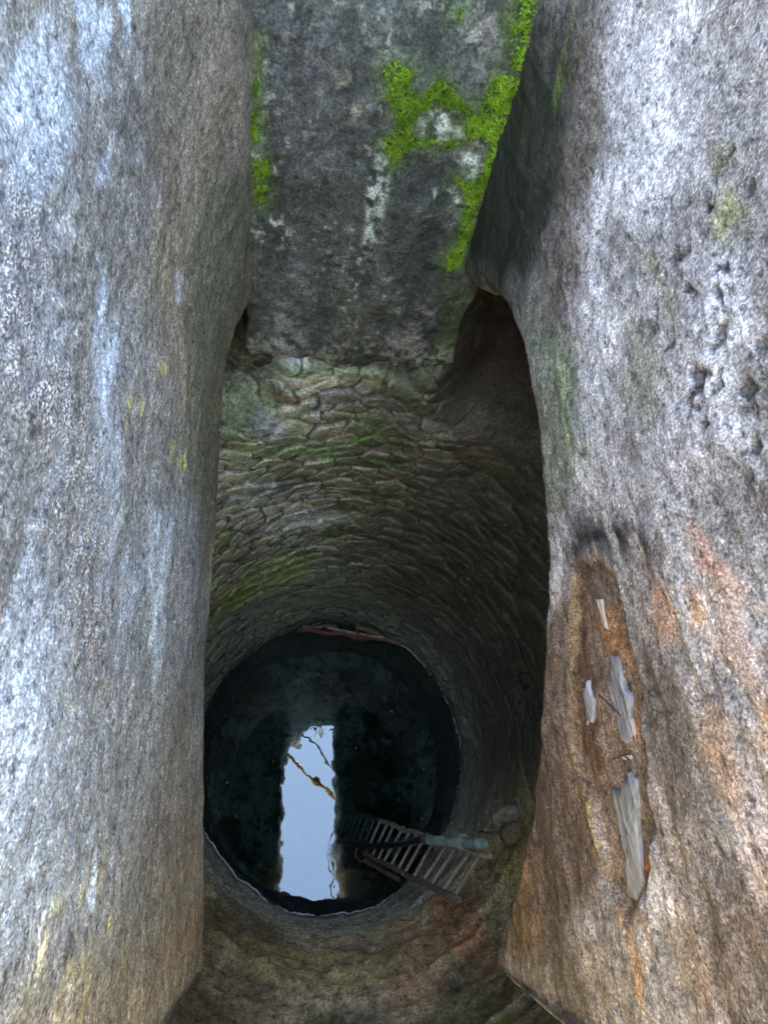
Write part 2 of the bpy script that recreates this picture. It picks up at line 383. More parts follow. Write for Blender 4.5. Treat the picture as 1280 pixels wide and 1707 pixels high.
def layers_right(P):
    Y, Z = P[..., 1], P[..., 2]
    n_l = fbm(P, 2.0, 5, 111); n_m = fbm(P, 8, 4, 121); n_f = fbm(P, 24, 4, 131, stretch=(1, .6, 1.2))
    n_s = fbm(P, 5, 5, 141, stretch=(1, .3, 1.6)); n_r = fbm(P, 14, 4, 151, stretch=(1, .35, 1.3))
    low = ss(.9, .1, Y)
    d = .022 * n_l + .007 * n_m + .004 * n_f - .008 * np.abs(n_r) * (.3 + low) + .0025 * fbm(P, 70, 3, 191, stretch=(1, .5, 1))
    # pits
    pit = ss(.36, .55, fbm(P, 34, 2, 171)) * ss(-.2, .3, n_l + .2)
    pit = pit * ss(.06, -.06, poly_sdf(RP([(1060, 100), (1290, 60), (1290, 800), (1150, 760), (1080, 560)]), Y, Z))
    d = d - .009 * pit
    wz = .03 * n_m + .018 * n_f + .02 * n_s
    def M_(pts, soft=.03, warp=1.0): return ss(soft, -soft, poly_sdf(RP(pts), Y, Z) + wz * warp)
    col = np.ones(P.shape) * np.array([.33, .325, .34])
    col = paint(col, ss(-.1, .5, n_m) * .5, (.46, .46, .50))
    col = paint(col, ss(.05, .5, -n_m + .3 * n_s) * .5, (.17, .165, .15))
    # dark green-grey wedge by the far corner
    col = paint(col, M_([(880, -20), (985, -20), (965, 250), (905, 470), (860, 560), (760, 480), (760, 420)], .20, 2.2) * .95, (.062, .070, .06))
    col = paint(col, M_([(960, 0), (1010, 0), (985, 300), (950, 560), (900, 560), (930, 300)], .04) * .5, (.17, .15, .13))
    col = paint(col, M_([(870, 520), (960, 560), (970, 800), (930, 860), (888, 850)], .05) * .65, (.15, .19, .13))
    col = paint(col, M_([(1050, 560), (1110, 600), (1090, 700), (1010, 680)], .04) * .4, (.2, .22, .14))
    # lilac-white bloom
    for pts, s, a in (([(1030, -20), (1290, -20), (1290, 300), (1140, 260), (1060, 480), (1000, 640), (960, 520), (1000, 250)], .05, .75),
                      ([(1180, 300), (1300, 260), (1300, 820), (1160, 640)], .06, .8), ([(960, 560), (1010, 640), (1000, 860), (950, 830)], .03, .55),
                      ([(890, 880), (935, 900), (930, 1020), (900, 1080)], .015, .6), ([(1230, 1000), (1300, 1000), (1300, 1500), (1200, 1420)], .05, .5),
                      ([(1060, 1440), (1130, 1460), (1150, 1640), (1080, 1707), (1050, 1600)], .03, .45), ([(885, 1480), (915, 1480), (918, 1640), (880, 1620)], .012, .55)):
        col = paint(col, M_(pts, s) * a * ss(-.45, .2, n_s + .5 * n_m), (.62, .64, .70))
    # black band, brown lower part
    col = paint(col, M_([(895, 1040), (960, 930), (1000, 1500), (900, 1600), (820, 1600), (880, 1350)], .05) * .85, (.14, .11, .088))
    col = paint(col, M_([(940, 860), (1060, 850), (1110, 900), (1100, 960), (1000, 930), (940, 940)], .05, .9) * .9 * ss(-.6, .0, n_s + n_f), (.03, .03, .032))
    col = paint(col, M_([(1040, 900), (1120, 900), (1180, 1300), (1130, 1500), (1080, 1460), (1050, 1200)], .05) * .6, (.20, .165, .14))
    col = paint(col, M_([(820, 1560), (1000, 1520), (1300, 1500), (1300, 1720), (850, 1720)], .06) * .5, (.17, .15, .125))
    # orange and pink rock
    for pts, c, s, a in (([(1150, 880), (1300, 820), (1300, 1120), (1190, 1080)], (.46, .34, .27), .05, .65), ([(1130, 960), (1175, 980), (1180, 1060), (1140, 1060)], (.52, .30, .14), .02, .7),
                         ([(1145, 1190), (1190, 1180), (1235, 1300), (1230, 1380), (1180, 1340), (1150, 1260)], (.42, .30, .22), .03, .75),
                         ([(1190, 1080), (1300, 1080), (1300, 1700), (1240, 1600)], (.44, .32, .26), .07, .6), ([(1070, 980), (1110, 960), (1125, 1060), (1090, 1080)], (.42, .26, .17), .02, .5),
                         ([(1262, 1190), (1300, 1180), (1300, 1260), (1265, 1250)], (.6, .36, .12), .02, .7), ([(1160, 860), (1215, 900), (1200, 960), (1160, 950)], (.5, .28, .22), .02, .6),
                         ([(840, 1440), (880, 1420), (900, 1560), (860, 1600)], (.26, .20, .14), .03, .6), ([(1100, 1500), (1300, 1450), (1300, 1707), (1150, 1707)], (.34, .25, .2), .06, .5)):
        col = paint(col, M_(pts, s) * a * ss(-.5, .15, n_m + .5 * n_f), c)
    # the broken hollow
    hol = M_([(945, 935), (985, 925), (1010, 960), (1035, 1100), (1058, 1230), (1075, 1400), (1075, 1480), (1040, 1530), (1005, 1470), (980, 1330), (955, 1250), (940, 1100)], .016, .8)
    d = d - .018 * hol
    col = paint(col, hol * .8, (.18, .14, .11))
    col = paint(col, hol * ss(.0, .35, n_m), (.13, .10, .085))
    for pts, c in (([(975, 1010), (1020, 1010), (1040, 1090), (985, 1095)], (.36, .19, .10)), ([(1025, 1090), (1045, 1120), (1052, 1220), (1036, 1230)], (.38, .21, .12)),
                   ([(985, 1420), (1010, 1480), (1040, 1530), (1060, 1500), (1075, 1540), (1080, 1700), (1060, 1660), (1040, 1560)], (.38, .23, .11)), ([(1050, 1430), (1075, 1430), (1078, 1460), (1052, 1460)], (.45, .2, .09)),
                   ([(944, 945), (950, 960), (945, 1180), (958, 1255), (980, 1330), (998, 1440), (1020, 1515), (1000, 1480), (974, 1350), (950, 1250), (940, 1100)], (.33, .28, .16))):
        col = paint(col, M_(pts, .012, .6) * .6 * ss(-.35, .1, n_f + .6 * n_m), c)
    for c in ((1225, 350), (1205, 270), (1120, 500), (1200, 370), (1085, 450)):
        col = paint(col, M_([(c[0] - 12, c[1] - 25), (c[0] + 12, c[1] - 20), (c[0] + 10, c[1] + 22), (c[0] - 14, c[1] + 20)], .012) * .35 * ss(-.3, .2, n_f), (.30, .33, .14))
    col = paint(col, M_([(955, -10), (965, -10), (925, 180), (918, 170)], .012) * .35, (.26, .32, .12))
    col = paint(col, M_([(925, 610), (935, 610), (950, 740), (942, 740)], .006) * .25, (.36, .42, .2))
    col = paint(col, pit * .7, (.05, .05, .05)); st_ = ss(.08, .35, fbm(P, 4, 5, 195, stretch=(1, .45, 1.2))); col = paint(col, st_ * (.3 + .3 * low), (.13, .12, .11))
    col = np.clip(lerp(.30, col, 1.22) * 1.1 * np.array([1.05, 1, .93]), .02, .8)
    return col, np.zeros(P.shape), d

wall_l = side_wall('stone_wall', False, layers_left, M_left, 'long pale wall on the left with painted blue-white glare and white crystal crust')
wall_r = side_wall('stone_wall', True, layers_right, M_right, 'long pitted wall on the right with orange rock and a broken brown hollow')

# ------------------------------------------------------------------ far end wall of the slot
MOSS = [[(640, 98), (662, 95), (688, 112), (686, 150), (700, 158), (722, 140), (738, 125), (752, 140), (772, 165), (776, 180), (760, 178), (735, 172), (700, 182), (688, 205), (692, 228), (735, 232), (765, 228), (770, 238), (735, 243), (690, 240), (672, 255), (655, 278), (640, 268), (632, 232), (652, 225), (658, 195), (648, 165), (634, 160), (640, 140), (632, 122)],
             [(775, 182), (800, 170), (815, 140), (822, 122), (850, 118), (855, 40), (868, -10), (892, -20), (885, 60), (860, 160), (830, 250), (800, 330), (785, 390), (772, 440), (745, 452), (738, 425), (760, 405), (768, 370), (770, 330), (758, 300), (765, 290), (790, 300), (812, 240), (800, 225), (780, 235), (772, 205)],
             [(417, 60), (428, 65), (428, 150), (420, 160)], [(418, 180), (430, 190), (436, 230), (420, 240)], [(420, 262), (450, 262), (452, 290), (438, 300), (448, 310), (440, 335), (424, 345)],
             [(755, 15), (770, 15), (768, 28), (757, 27)], [(845, 40), (862, 30), (866, 60), (850, 62)]]
def back_wall():
    nx, nz = 330, 520
    xs = np.linspace(-.5, 1.0, nx)
    edge = 3.34 + .05 * fbm(np.stack([xs * 4, 0 * xs, 0 * xs], -1), 1.7, 6, 61) + .10 * ss(.45, .7, xs) + .05 * ss(0, -.3, xs)
    prof_z = []
    for e in edge:
        prof_z.append(np.concatenate([[5.2], np.full(20, ZTOP + .03), np.linspace(ZTOP, e + .03, nz), e + .03 - .03 * np.sin(np.linspace(0.1, math.pi / 2, 10)), np.full(12, e) + np.linspace(0, .04, 12)]))
    Z = np.array(prof_z).T
    oy = np.concatenate([[.8], np.linspace(.8, .01, 20), np.zeros(nz), .03 - .03 * np.cos(np.linspace(0.1, math.pi / 2, 10)), np.linspace(.04, .55, 12)])
    Y = YB + np.repeat(oy[:, None], nx, 1); X = np.repeat(xs[None], len(oy), 0)
    fm = (oy < .05)[:, None]
    Y = Y + fm * .16 * ss(3.80, 3.45, Z + .10 * fbm(np.stack([X, 0 * X, Z], -1), 5, 4, 66))
    wv_ = .03 * fbm(np.stack([X, 0 * X, Z], -1), 6, 4, 67)
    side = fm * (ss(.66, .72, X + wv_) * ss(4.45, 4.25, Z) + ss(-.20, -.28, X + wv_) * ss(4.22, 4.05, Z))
    Y = Y + fm * .7 * (ss(.68, .74, X + wv_) * ss(4.45, 4.22, Z) + ss(-.20, -.30, X + wv_) * ss(4.22, 4.0, Z))
    P = np.stack([X, Y, Z], -1); N = grid_normals(P)
    if N[len(oy) // 2, nx // 2, 1] > 0: N = -N
    n_l = fbm(P, 2.2, 5, 211); n_m = fbm(P, 9, 5, 221); n_f = fbm(P, 30, 4, 231); n_v = fbm(P, 6, 5, 241, stretch=(2.2, 1, .35))
    d = .018 * n_l + .010 * n_m + .005 * n_f + .02 * ss(3.95, 3.6, Z) * fbm(P, 12, 4, 251)
    wz = .02 * n_m + .015 * n_f
    def M_(pts, soft=.02, warp=1.0): return ss(soft, -soft, poly_sdf(BP(pts), X, Z) + wz * warp)
    col = np.ones(P.shape) * np.array([.125, .135, .135])
    col = paint(col, ss(.0, .5, n_m + .4 * n_l) * .5, (.20, .205, .20))
    col = paint(col, ss(-.15, .4, n_v) * .8, (.055, .068, .066)); col = paint(col, ss(.15, .5, -n_v) * .6, (.23, .235, .23)); col = paint(col, ss(.33, .45, fbm(P, 55, 2, 261)) * ss(-.2, .3, n_m) * .8, (.5, .49, .46))
    col = paint(col, M_([(440, 20), (560, 20), (560, 300), (460, 330)], .08) * .45, (.17, .16, .19))
    col = paint(col, M_([(440, 420), (520, 420), (545, 590), (430, 610)], .05) * .5, (.24, .25, .29))
    col = paint(col, M_([(650, 260), (740, 290), (770, 480), (700, 560), (640, 400)], .05) * .6, (.07, .08, .085))
    col = paint(col, M_([(560, 110), (600, 120), (605, 200), (570, 210)], .02) * ss(-.1, .2, n_f), (.42, .37, .31))
    col = paint(col, M_([(780, -20), (890, -20), (860, 110), (790, 60)], .04) * .6 * ss(-.2, .2, n_f), (.36, .32, .30))
    for pts in ([(632, 225), (650, 240), (645, 330), (628, 400), (600, 410), (615, 300)], [(700, 185), (765, 180), (770, 225), (720, 240), (695, 215)], [(765, 250), (800, 250), (800, 300), (770, 295)]):
        col = paint(col, M_(pts, .012) * ss(-.35, .15, n_f + .4 * n_m) * .95, (.85, .92, .90))
    col = paint(col, M_([(720, 315), (765, 310), (770, 340), (725, 345)], .01) * ss(-.1, .2, n_f) * .8, (.8, .95, .95))
    for pts in ([(460, 500), (490, 505), (510, 580), (450, 600)], [(640, 560), (700, 540), (720, 610), (650, 620)], [(690, 500), (730, 510), (720, 540)]):
        col = paint(col, M_(pts, .02) * .75 * ss(-.4, .1, n_f), (.42, .42, .47))
    # low olive algae round the moss and on the flanks
    col = paint(col, M_([(740, 470), (790, 480), (780, 640), (700, 650), (730, 560)], .03) * .7, (.10, .15, .07))
    col = paint(col, M_([(418, 40), (445, 40), (450, 340), (420, 340)], .02) * .5, (.16, .20, .10))
    for pts in MOSS: col = paint(col, ss(.05, -.02, poly_sdf(BP(pts), X, Z) + wz * 1.5) * .7, (.16, .25, .07))
    # plaster lost at the foot of the wall: pale broken edge
    col = paint(col, ss(3.95, 3.75, Z + .15 * n_m) * .6 * ss(-.1, .3, n_f + n_m), (.55, .56, .52))
    col = paint(col, np.clip(side, 0, 1) * .95, (.03, .025, .022))  # shade of the arched recesses painted onto the wall flanks
    col = col * np.array([.50, .56, .53]) * (1 + .5 * n_f + .4 * n_m)[..., None]
    P2 = P + N * d[..., None]
    Fc = grid_faces(*X.shape)
    ob = link('stone_wall', mesh_from('stone_wall', P2.reshape(-1, 3), Fc, col, np.zeros(P.shape)), mat=M_back)
    tag(ob, 'dark slate-grey end wall with bright green moss above the water', 'stone wall', kind='thing')
    return ob
wall_b = back_wall()
def back_face_y(x, z):
    """front face of the end wall at (x, z), so that moss sits on it"""
    p = np.stack([x, np.full_like(x, YB), z], -1)
    return YB - (.018 * fbm(p, 2.2, 5, 211) + .010 * fbm(p, 9, 5, 221) + .005 * fbm(p, 30, 4, 231))

# ------------------------------------------------------------------ the round well: rubble lining
def well():
    nth, nz = 1150, 620
    th = np.linspace(0, 2 * math.pi, nth, endpoint=False) - math.pi / 2 + .0   # -90 deg = near side
    zs = np.concatenate([np.linspace(5.45, 4.4, 60, endpoint=False), np.linspace(4.4, -.15, 510, endpoint=False), np.linspace(-.15, -1.6, 50)])
    T, Z = np.meshgrid(th, zs)
    ca, sa = np.cos(T), np.sin(T)
    near = ss(.2, .7, -sa)                              # weight of the near side
    far = ss(.1, .6, sa)
    bz = np.interp(zs, [-2, 1.30, 1.55, 1.75, 1.95, 2.4, 5.45], [0, 0, -.10, -.30, -.36, -.38, -.36])
    base = np.stack([ca * WR, sa * WR, Z], -1)
    k = np.exp(-np.linspace(-2, 2, 21) ** 2); k /= k.sum(); bz = np.convolve(np.pad(bz, 10, mode='edge'), k, 'valid')
    prof = bz[:, None]; bzf = prof
    r = WR - near * prof + (1 - near) * .30 * ss(3.66, 3.90, Z + .10 * fbm(base, 5, 4, 305)) - ss(.80, .93, sa) * .105 * ss(2.3, 3.4, Z) + .42 * ss(.28, .46, np.abs(ca)) * ss(.1, .4, sa) * ss(3.3, 3.75, Z)
    # a slight flare and lean so that the barrel is not a perfect cylinder
    r = r + .045 * fbm(base, 1.1, 4, 301)
    # stones: jittered brick-like voronoi in (arc, z)
    U = (T + math.pi / 2) * WR; 
    wu = .08 * fbm(base, 4, 4, 311); wv = .075 * fbm(base, 3.0, 4, 321)
    LU = 2 * math.pi * WR
    sth = .082; ncol = 40
    v = (Z + wv) / sth; u = (U + wu) / LU * ncol
    iv = np.floor(v).astype(int)
    F1 = np.full(T.shape, 9.0); F2 = np.full(T.shape, 9.0); ID = np.zeros(T.shape, np.int64); DV = np.zeros(T.shape); DU = np.zeros(T.shape)
    iu = np.floor(u).astype(int)
    for dv in (-2, -1, 0, 1, 2):
        for du in (-2, -1, 0, 1, 2):
            cv = iv + dv; cu = iu + du
            h1 = _hash(cu % ncol, cv, 0 * cu, 5); h2 = _hash(cu % ncol, cv, 0 * cu, 9); h3 = _hash(cu % ncol, cv, 0 * cu, 13)
            pu = cu + .5 * (cv % 2) + .15 + .7 * h1; pv = cv + .12 + .76 * h2
            wgt = .75 + .5 * h3
            ddu = (u - pu); ddv = (v - pv)
            D = (np.abs(ddu * 1.35) ** 2.6 + np.abs(ddv) ** 2.6) ** (1 / 2.6) / wgt
            new = D < F1
            F2 = np.where(new, F1, np.minimum(F2, D))
            ID = np.where(new, (cu % ncol) * 7919 + cv * 31, ID); DV = np.where(new, ddv, DV); DU = np.where(new, ddu, DU); F1 = np.where(new, D, F1)
    e = F2 - F1
    z0 = np.zeros_like(ID)
    h = _hash(ID, z0, z0, 3); h2 = _hash(ID, z0, z0, 33); h3 = _hash(ID, z0, z0, 43)
    P0 = np.stack([ca * WR, sa * WR, Z], -1)
    n_l = fbm(P0, 1.6, 4, 331); n_m = fbm(P0, 7, 4, 341); n_f = fbm(P0, 26, 4, 351); n_w = fbm(P0, 3.2, 4, 371, stretch=(.5, .5, 3.0))
    n_c = fbm(np.stack([ca * .9, sa * .9, Z * 1.2 + 4.0 * near * bzf], -1), 4.5, 5, 381, stretch=(.6, .6, 3.2))
    coarse = 1 - .78 * ss(-.05, -.5, sa) * ss(3.2, .8, Z + 0 * T) * 1.0
    coarse = coarse * (1 - .40 * ss(1.9, .7, Z))            # lower masonry is tighter and silted over
    coarse = coarse * (1 - .6 * near * ss(1.3, 1.7, Z))
    st = ss(.0, .16, e)
    disp = coarse * (.014 * st + .022 * (h - .5) * st + .013 * (DV) * (h2 + .3) * st + .012 * DU * (h3 - .5) * st) + .011 * n_m + .006 * n_f + .008 * np.abs(n_w)
    disp += near * (.015 * n_m + .018 * n_c)
    r = r - disp
    P = np.stack([WC[0] + ca * r, WC[1] + sa * r, Z], -1)
    global R0; k0 = int(np.argmin(np.abs(zs))); R0 = (th, r[k0].copy())
    # colours
    pal = np.array([[.20, .205, .19], [.25, .245, .225], [.16, .165, .155], [.14, .17, .12], [.22, .205, .225], [.29, .285, .26], [.19, .16, .14], [.12, .125, .13]])
    pw = np.cumsum([.2, .14, .2, .13, .1, .08, .08, .07]); pi_ = np.clip(np.searchsorted(pw, h2), 0, 7)
    cs = pal[pi_] * (.75 + .5 * h3)[..., None]
    fl = np.array([.22, .22, .19]); k_ = np.clip(coarse, 0, 1)
    col = cs * k_[..., None] + fl * (1 - k_)[..., None]
    col = paint(col, (1 - ss(.03, .17, e)) * np.clip(k_ * 2, 0, 1) * .95, (.022, .022, .02))
    deg = np.degrees(T)                                     # -90..270 ; 90 = far side
    def blob(px, py, sx, sz, c, a, lim=.3):
        # find the spot on the barrel
        rr = ray(px, py); A = rr[0] ** 2 + rr[1] ** 2; B = -2 * (rr[:2] @ WC); C_ = WC @ WC - WR ** 2
        t = (-B + math.sqrt(B * B - 4 * A * C_)) / 2 / A; q = np.array([0, 0, CAM_Z]) + t * rr
        if py > 1550: q = onz(px, py, 1.55)
        th0 = math.atan2(q[1] - WC[1], q[0] - WC[0])
        du = (np.angle(np.exp(1j * (T - th0)))) * WR
        m = np.exp(-(du / sx) ** 2 - ((Z - q[2]) / sz) ** 2)
        return ss(lim, lim + .35, m + .35 * n_m + .15 * n_f) * a
    G = (.085, .14, .055)
    for b in ((650, 700, .30, .16, G, .8), (540, 725, .16, .12, G, .7), (520, 600, .28, .08, G, .55), (720, 620, .25, .20, (.07, .12, .05), .8), (420, 700, .3, .25, (.11, .14, .08), .6),
              (640, 750, .16, .08, (.05, .13, .05), .8), (600, 700, .1, .06, (.08, .16, .04), .7), (440, 960, .5, .35, (.16, .19, .09), .75), (560, 990, .6, .25, (.13, .17, .10), .6), (380, 1000, .3, .3, (.20, .22, .08), .6),
              (490, 870, .28, .16, (.34, .37, .41), .75), (420, 820, .2, .16, (.30, .33, .36), .55), (560, 860, .2, .1, (.30, .33, .34), .5), (440, 690, .1, .1, (.17, .16, .22), .6), (500, 610, .3, .05, (.40, .38, .33), .7),
              (740, 700, .12, .1, (.29, .31, .30), .7), (740, 780, .13, .07, (.06, .065, .075), .7), (800, 640, .25, .2, (.16, .13, .13), .7), (820, 700, .3, .4, (.12, .11, .095), .5), (860, 900, .4, .8, (.13, .12, .10), .5),
              (840, 1250, .4, .6, (.17, .145, .115), .6), (600, 1090, 0.9, .12, (.13, .15, .12), .5), (570, 690, .12, .04, (.33, .22, .19), .5), (470, 640, .1, .03, (.28, .12, .09), .5), (470, 655, .05, .03, (.42, .38, .33), .7)):
        col = paint(col, blob(*b), b[4])
    # near side, smoother rock with mud, lime and rust bands
    ns = ss(.0, .55, -sa)
    col = paint(col, ns * .55 * ss(-.2, .3, n_w), (.17, .145, .11))
    col = paint(col, ns * ss(.1, .5, n_w + .3 * n_m) * .6, (.34, .33, .29))
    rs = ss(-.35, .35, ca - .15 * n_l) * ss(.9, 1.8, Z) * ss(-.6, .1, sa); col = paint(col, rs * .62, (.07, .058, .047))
    col = col * (1 + k_ * (.55 * np.clip(DV, -.6, .6) + .45 * (h3 - .5) + .35 * ss(.04, .16, e) * ss(.35, .15, e) + .5 * n_f))[..., None]  # stone tops paler: highlight put into the colour, over random tone
    lf = 2.1 + 1.0 * near; col = np.clip(col * lf[..., None] * np.array([.97, 1.04, .97]), 0, .75)  # near side lifted further: brighter colour in place of missing light
    wet = ss(.28, .05, Z + .08 * n_m) * .55
    col = paint(col, wet, (.045, .045, .04))
    col = paint(col, ss(.05, -.25, Z), (.10, .13, .11))
    col = paint(col, near * ss(1.25, 1.5, Z + .2 * n_m) * .6, (.15, .13, .095))
    col = paint(col, near * ss(1.35, 1.6, Z) * ss(.1, .4, n_w + .4 * n_f) * .6, (.30, .29, .16))
    col = paint(col, near * ss(1.35, 1.6, Z) * ss(.3, .55, n_m + .4 * n_f) * .7, (.20, .24, .07))
    for b in ((620, 1580, .45, .30, (.52, .51, .46), .6), (480, 1560, .4, .3, (.46, .44, .37), .5), (390, 1590, .3, .5, (.16, .135, .09), .7), (700, 1610, .25, .25, (.48, .33, .23), .6), (790, 1590, .14, .35, (.46, .27, .17), .7),
               (600, 1640, .8, .10, (.20, .17, .11), .6), (520, 1690, .5, .12, (.42, .40, .24), .5)):
        col = paint(col, blob(*b, .30), b[4])
    col = col * (1 + near * (.55 * n_c + .5 * n_f + .3 * n_m))[..., None]
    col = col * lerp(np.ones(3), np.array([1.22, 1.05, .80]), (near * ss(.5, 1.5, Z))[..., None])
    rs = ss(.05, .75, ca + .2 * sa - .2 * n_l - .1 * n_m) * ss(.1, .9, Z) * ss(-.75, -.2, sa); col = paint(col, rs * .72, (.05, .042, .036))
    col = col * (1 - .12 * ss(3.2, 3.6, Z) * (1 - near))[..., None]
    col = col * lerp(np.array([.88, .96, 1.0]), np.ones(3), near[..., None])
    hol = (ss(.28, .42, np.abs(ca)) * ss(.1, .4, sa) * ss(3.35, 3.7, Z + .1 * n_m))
    col = paint(col, hol * .95, (.025, .02, .018)); col = np.clip(col, .01, .8)  # near-black shade of the arched hollows put into the lining colour
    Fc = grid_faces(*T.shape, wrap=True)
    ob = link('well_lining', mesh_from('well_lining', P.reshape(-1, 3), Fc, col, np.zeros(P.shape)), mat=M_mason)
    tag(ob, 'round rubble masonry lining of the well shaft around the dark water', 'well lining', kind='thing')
    return ob
lining = well()

# ------------------------------------------------------------------ near rim block, ground above, bed and water below
nb = link('coping_stone', rock_mesh('coping_stone', (.2, -1.2, 5.36), (2.2, .72, .58), 5, .05, 5), mat=rock_mat('rim_rock', attr=False, base=(.3, .28, .24)))
tag(nb, 'long rough coping stone closing the near end of the shaft mouth', 'coping stone', kind='thing')

def ground():
    xs = np.array([-400, -60, -12, -4, -1.6, -.85, 1.2, 1.9, 4, 12, 60, 400.]); ys = np.array([-400, -60, -12, -4, -2, -1.3, 2.4, 3.2, 6, 14, 60, 400.])
    def sub(a, k):
        o = []
        for i in range(len(a) - 1): o += list(np.linspace(a[i], a[i + 1], k, endpoint=False))
        return np.array(o + [a[-1]])
    X, Y = np.meshgrid(sub(xs, 10), sub(ys, 10)); P = np.stack([X, Y, 0 * X], -1)
    Z = 5.50 + .03 * fbm(P, 1.2, 4, 401) + .8 * fbm(P, .03, 3, 402) * ss(8, 60, np.hypot(X, Y))
    P = np.stack([X, Y, Z], -1); Fc = grid_faces(*X.shape)
    ctr = P.reshape(-1, 3)[Fc].mean(1)
    keep = ~((ctr[:, 0] > -.85) & (ctr[:, 0] < 1.2) & (ctr[:, 1] > -1.3) & (ctr[:, 1] < 2.4))
    me = mesh_from('ground', P.reshape(-1, 3), Fc[keep])
    return tag(link('ground', me, mat=simple_mat('dry_ground', (.22, .19, .13), .9, .5, 3, .6, dist=.02)), kind='structure')
ground()

def disc(R, n, m, zf):
    rr = np.linspace(0, 1, n) ** .8 * R; T = np.linspace(0, 2 * math.pi, m, endpoint=False)
    A, B = np.meshgrid(rr, T, indexing='ij'); X = WC[0] + A * np.cos(B); Y = WC[1] + A * np.sin(B)
    P = np.stack([X, Y, 0 * X], -1); P[..., 2] = zf(P, A); return P
bed = disc(1.34, 200, 420, lambda P, A: -1.35 + .16 * fbm(P, 1.6, 5, 501) + .35 * ss(.85, 1.3, A) + .05 * fbm(P, 7, 4, 502))
nb1 = fbm(bed, 2.0, 5, 511); nb2 = fbm(bed, 9, 4, 521)
bc = np.ones(bed.shape) * np.array([.08, .10, .09])
bc = paint(bc, ss(-.02, .12, nb1 + .25 * nb2) * .9, (.26, .33, .30))
bc = paint(bc, ss(.15, .3, nb2 - .2 * nb1) * .85, (.03, .035, .035))
tag(link('well_bed', mesh_from('well_bed', bed.reshape(-1, 3), grid_faces(200, 420, True), bc, np.zeros(bed.shape)), mat=rock_mat('bed_rock', .9, .2, 12, .4, .5, dist=.02, speck=.05)), kind='structure')

wm, t, p = new_mat('water'); N, L = t.nodes, t.links; N.remove(p); out = N['Material Output']
tr = N.new('ShaderNodeBsdfTransparent'); tr.inputs[0].default_value = (.46, .62, .62, 1)
gl = N.new('ShaderNodeBsdfGlossy'); gl.inputs['Roughness'].default_value = .0; gl.inputs['Color'].default_value = (.80, .93, 1, 1)
fr = N.new('ShaderNodeFresnel'); fr.inputs[0].default_value = 1.9
mx = N.new('ShaderNodeMixShader')
tc = N.new('ShaderNodeTexCoord'); nz = N.new('ShaderNodeTexNoise'); nz.inputs['Scale'].default_value = 5.5; nz.inputs['Detail'].default_value = 1.5
L.new(tc.outputs['Object'], nz.inputs['Vector'])
bp = N.new('ShaderNodeBump'); bp.inputs['Strength'].default_value = .07; bp.inputs['Distance'].default_value = .02
L.new(nz.outputs[0], bp.inputs['Height'])
L.new(bp.outputs[0], gl.inputs['Normal']); L.new(fr.outputs[0], mx.inputs[0]); L.new(tr.outputs[0], mx.inputs[1]); L.new(gl.outputs[0], mx.inputs[2]); L.new(mx.outputs[0], out.inputs['Surface'])
wp = disc(1.36, 60, 240, lambda P, A: 0 * A)
tag(link('water', mesh_from('water', wp.reshape(-1, 3), grid_faces(60, 240, True)), mat=wm), kind='structure')

# ------------------------------------------------------------------ moss on the end wall
def moss():
    r0 = np.random.default_rng(3); V = []; Cc = []
    for poly in MOSS:
        q = np.array(BP(poly)); lo, hi = q.min(0) - .01, q.max(0) + .01
        n = int((hi[0] - lo[0]) * (hi[1] - lo[1]) / (.0032 ** 2))
        x = r0.uniform(lo[0], hi[0], n); z = r0.uniform(lo[1], hi[1], n)
        p = np.stack([x, 0 * x, z], -1); nz = fbm(p, 26, 4, 601); nb = fbm(p, 60, 3, 611)
        sd = poly_sdf(q, x, z) + .016 * nz + .008 * nb
        k = (sd < -.012 * r0.random(len(x)) ** 2) & (nb < .10 + .4 * r0.random(len(x))) & (r0.random(len(x)) < .25 + .75 * np.clip(-sd / .012, 0, 1)); x, z, sd, nz = x[k], z[k], sd[k], nz[k]
        y = back_face_y(x, z) - .012 * np.clip(-sd / .02, 0, 1) * (1 + .5 * nz)
        for j in range(3):
            a = r0.uniform(0, 2 * math.pi, len(x)); ln = r0.uniform(.004, .010, len(x)); wd = r0.uniform(.0015, .0028, len(x))
            tip = np.stack([x + np.cos(a) * ln * .7, y - r0.uniform(.003, .009, len(x)), z + np.sin(a) * ln * .6 + .001], -1)
            b1 = np.stack([x - np.sin(a) * wd, y + .004, z + np.cos(a) * wd], -1); b2 = np.stack([x + np.sin(a) * wd, y + .004, z - np.cos(a) * wd], -1)
            V.append(np.stack([b1, b2, tip], 1).reshape(-1, 3))
            g = np.clip(.5 + .9 * nz + r0.normal(0, .18, len(x)), 0, 1)[:, None]
            c = lerp(np.array([[.10, .22, .015]]), np.array([[.34, .58, .04]]), g)
            c = lerp(c, np.array([[.30, .27, .08]]), (r0.random(len(x)) < .10)[:, None] * .8)
            Cc.append(np.repeat(c, 3, 0))
        # felted base under the tufts
    V = np.concatenate(V); Cc = np.concatenate(Cc)
    me = mesh_from('moss', V, np.arange(len(V)).reshape(-1, 3), Cc, smooth=False)
    m, t, p = new_mat('moss_green'); a = t.nodes.new('ShaderNodeAttribute'); a.attribute_name = 'col'
    t.links.new(a.outputs['Color'], p.inputs['Base Color']); p.inputs['Roughness'].default_value = .8; p.inputs['Specular IOR Level'].default_value = .2
    tag(link('moss', me, mat=m), 'bright green moss growing on the dark end wall', 'moss', kind='stuff')
moss()

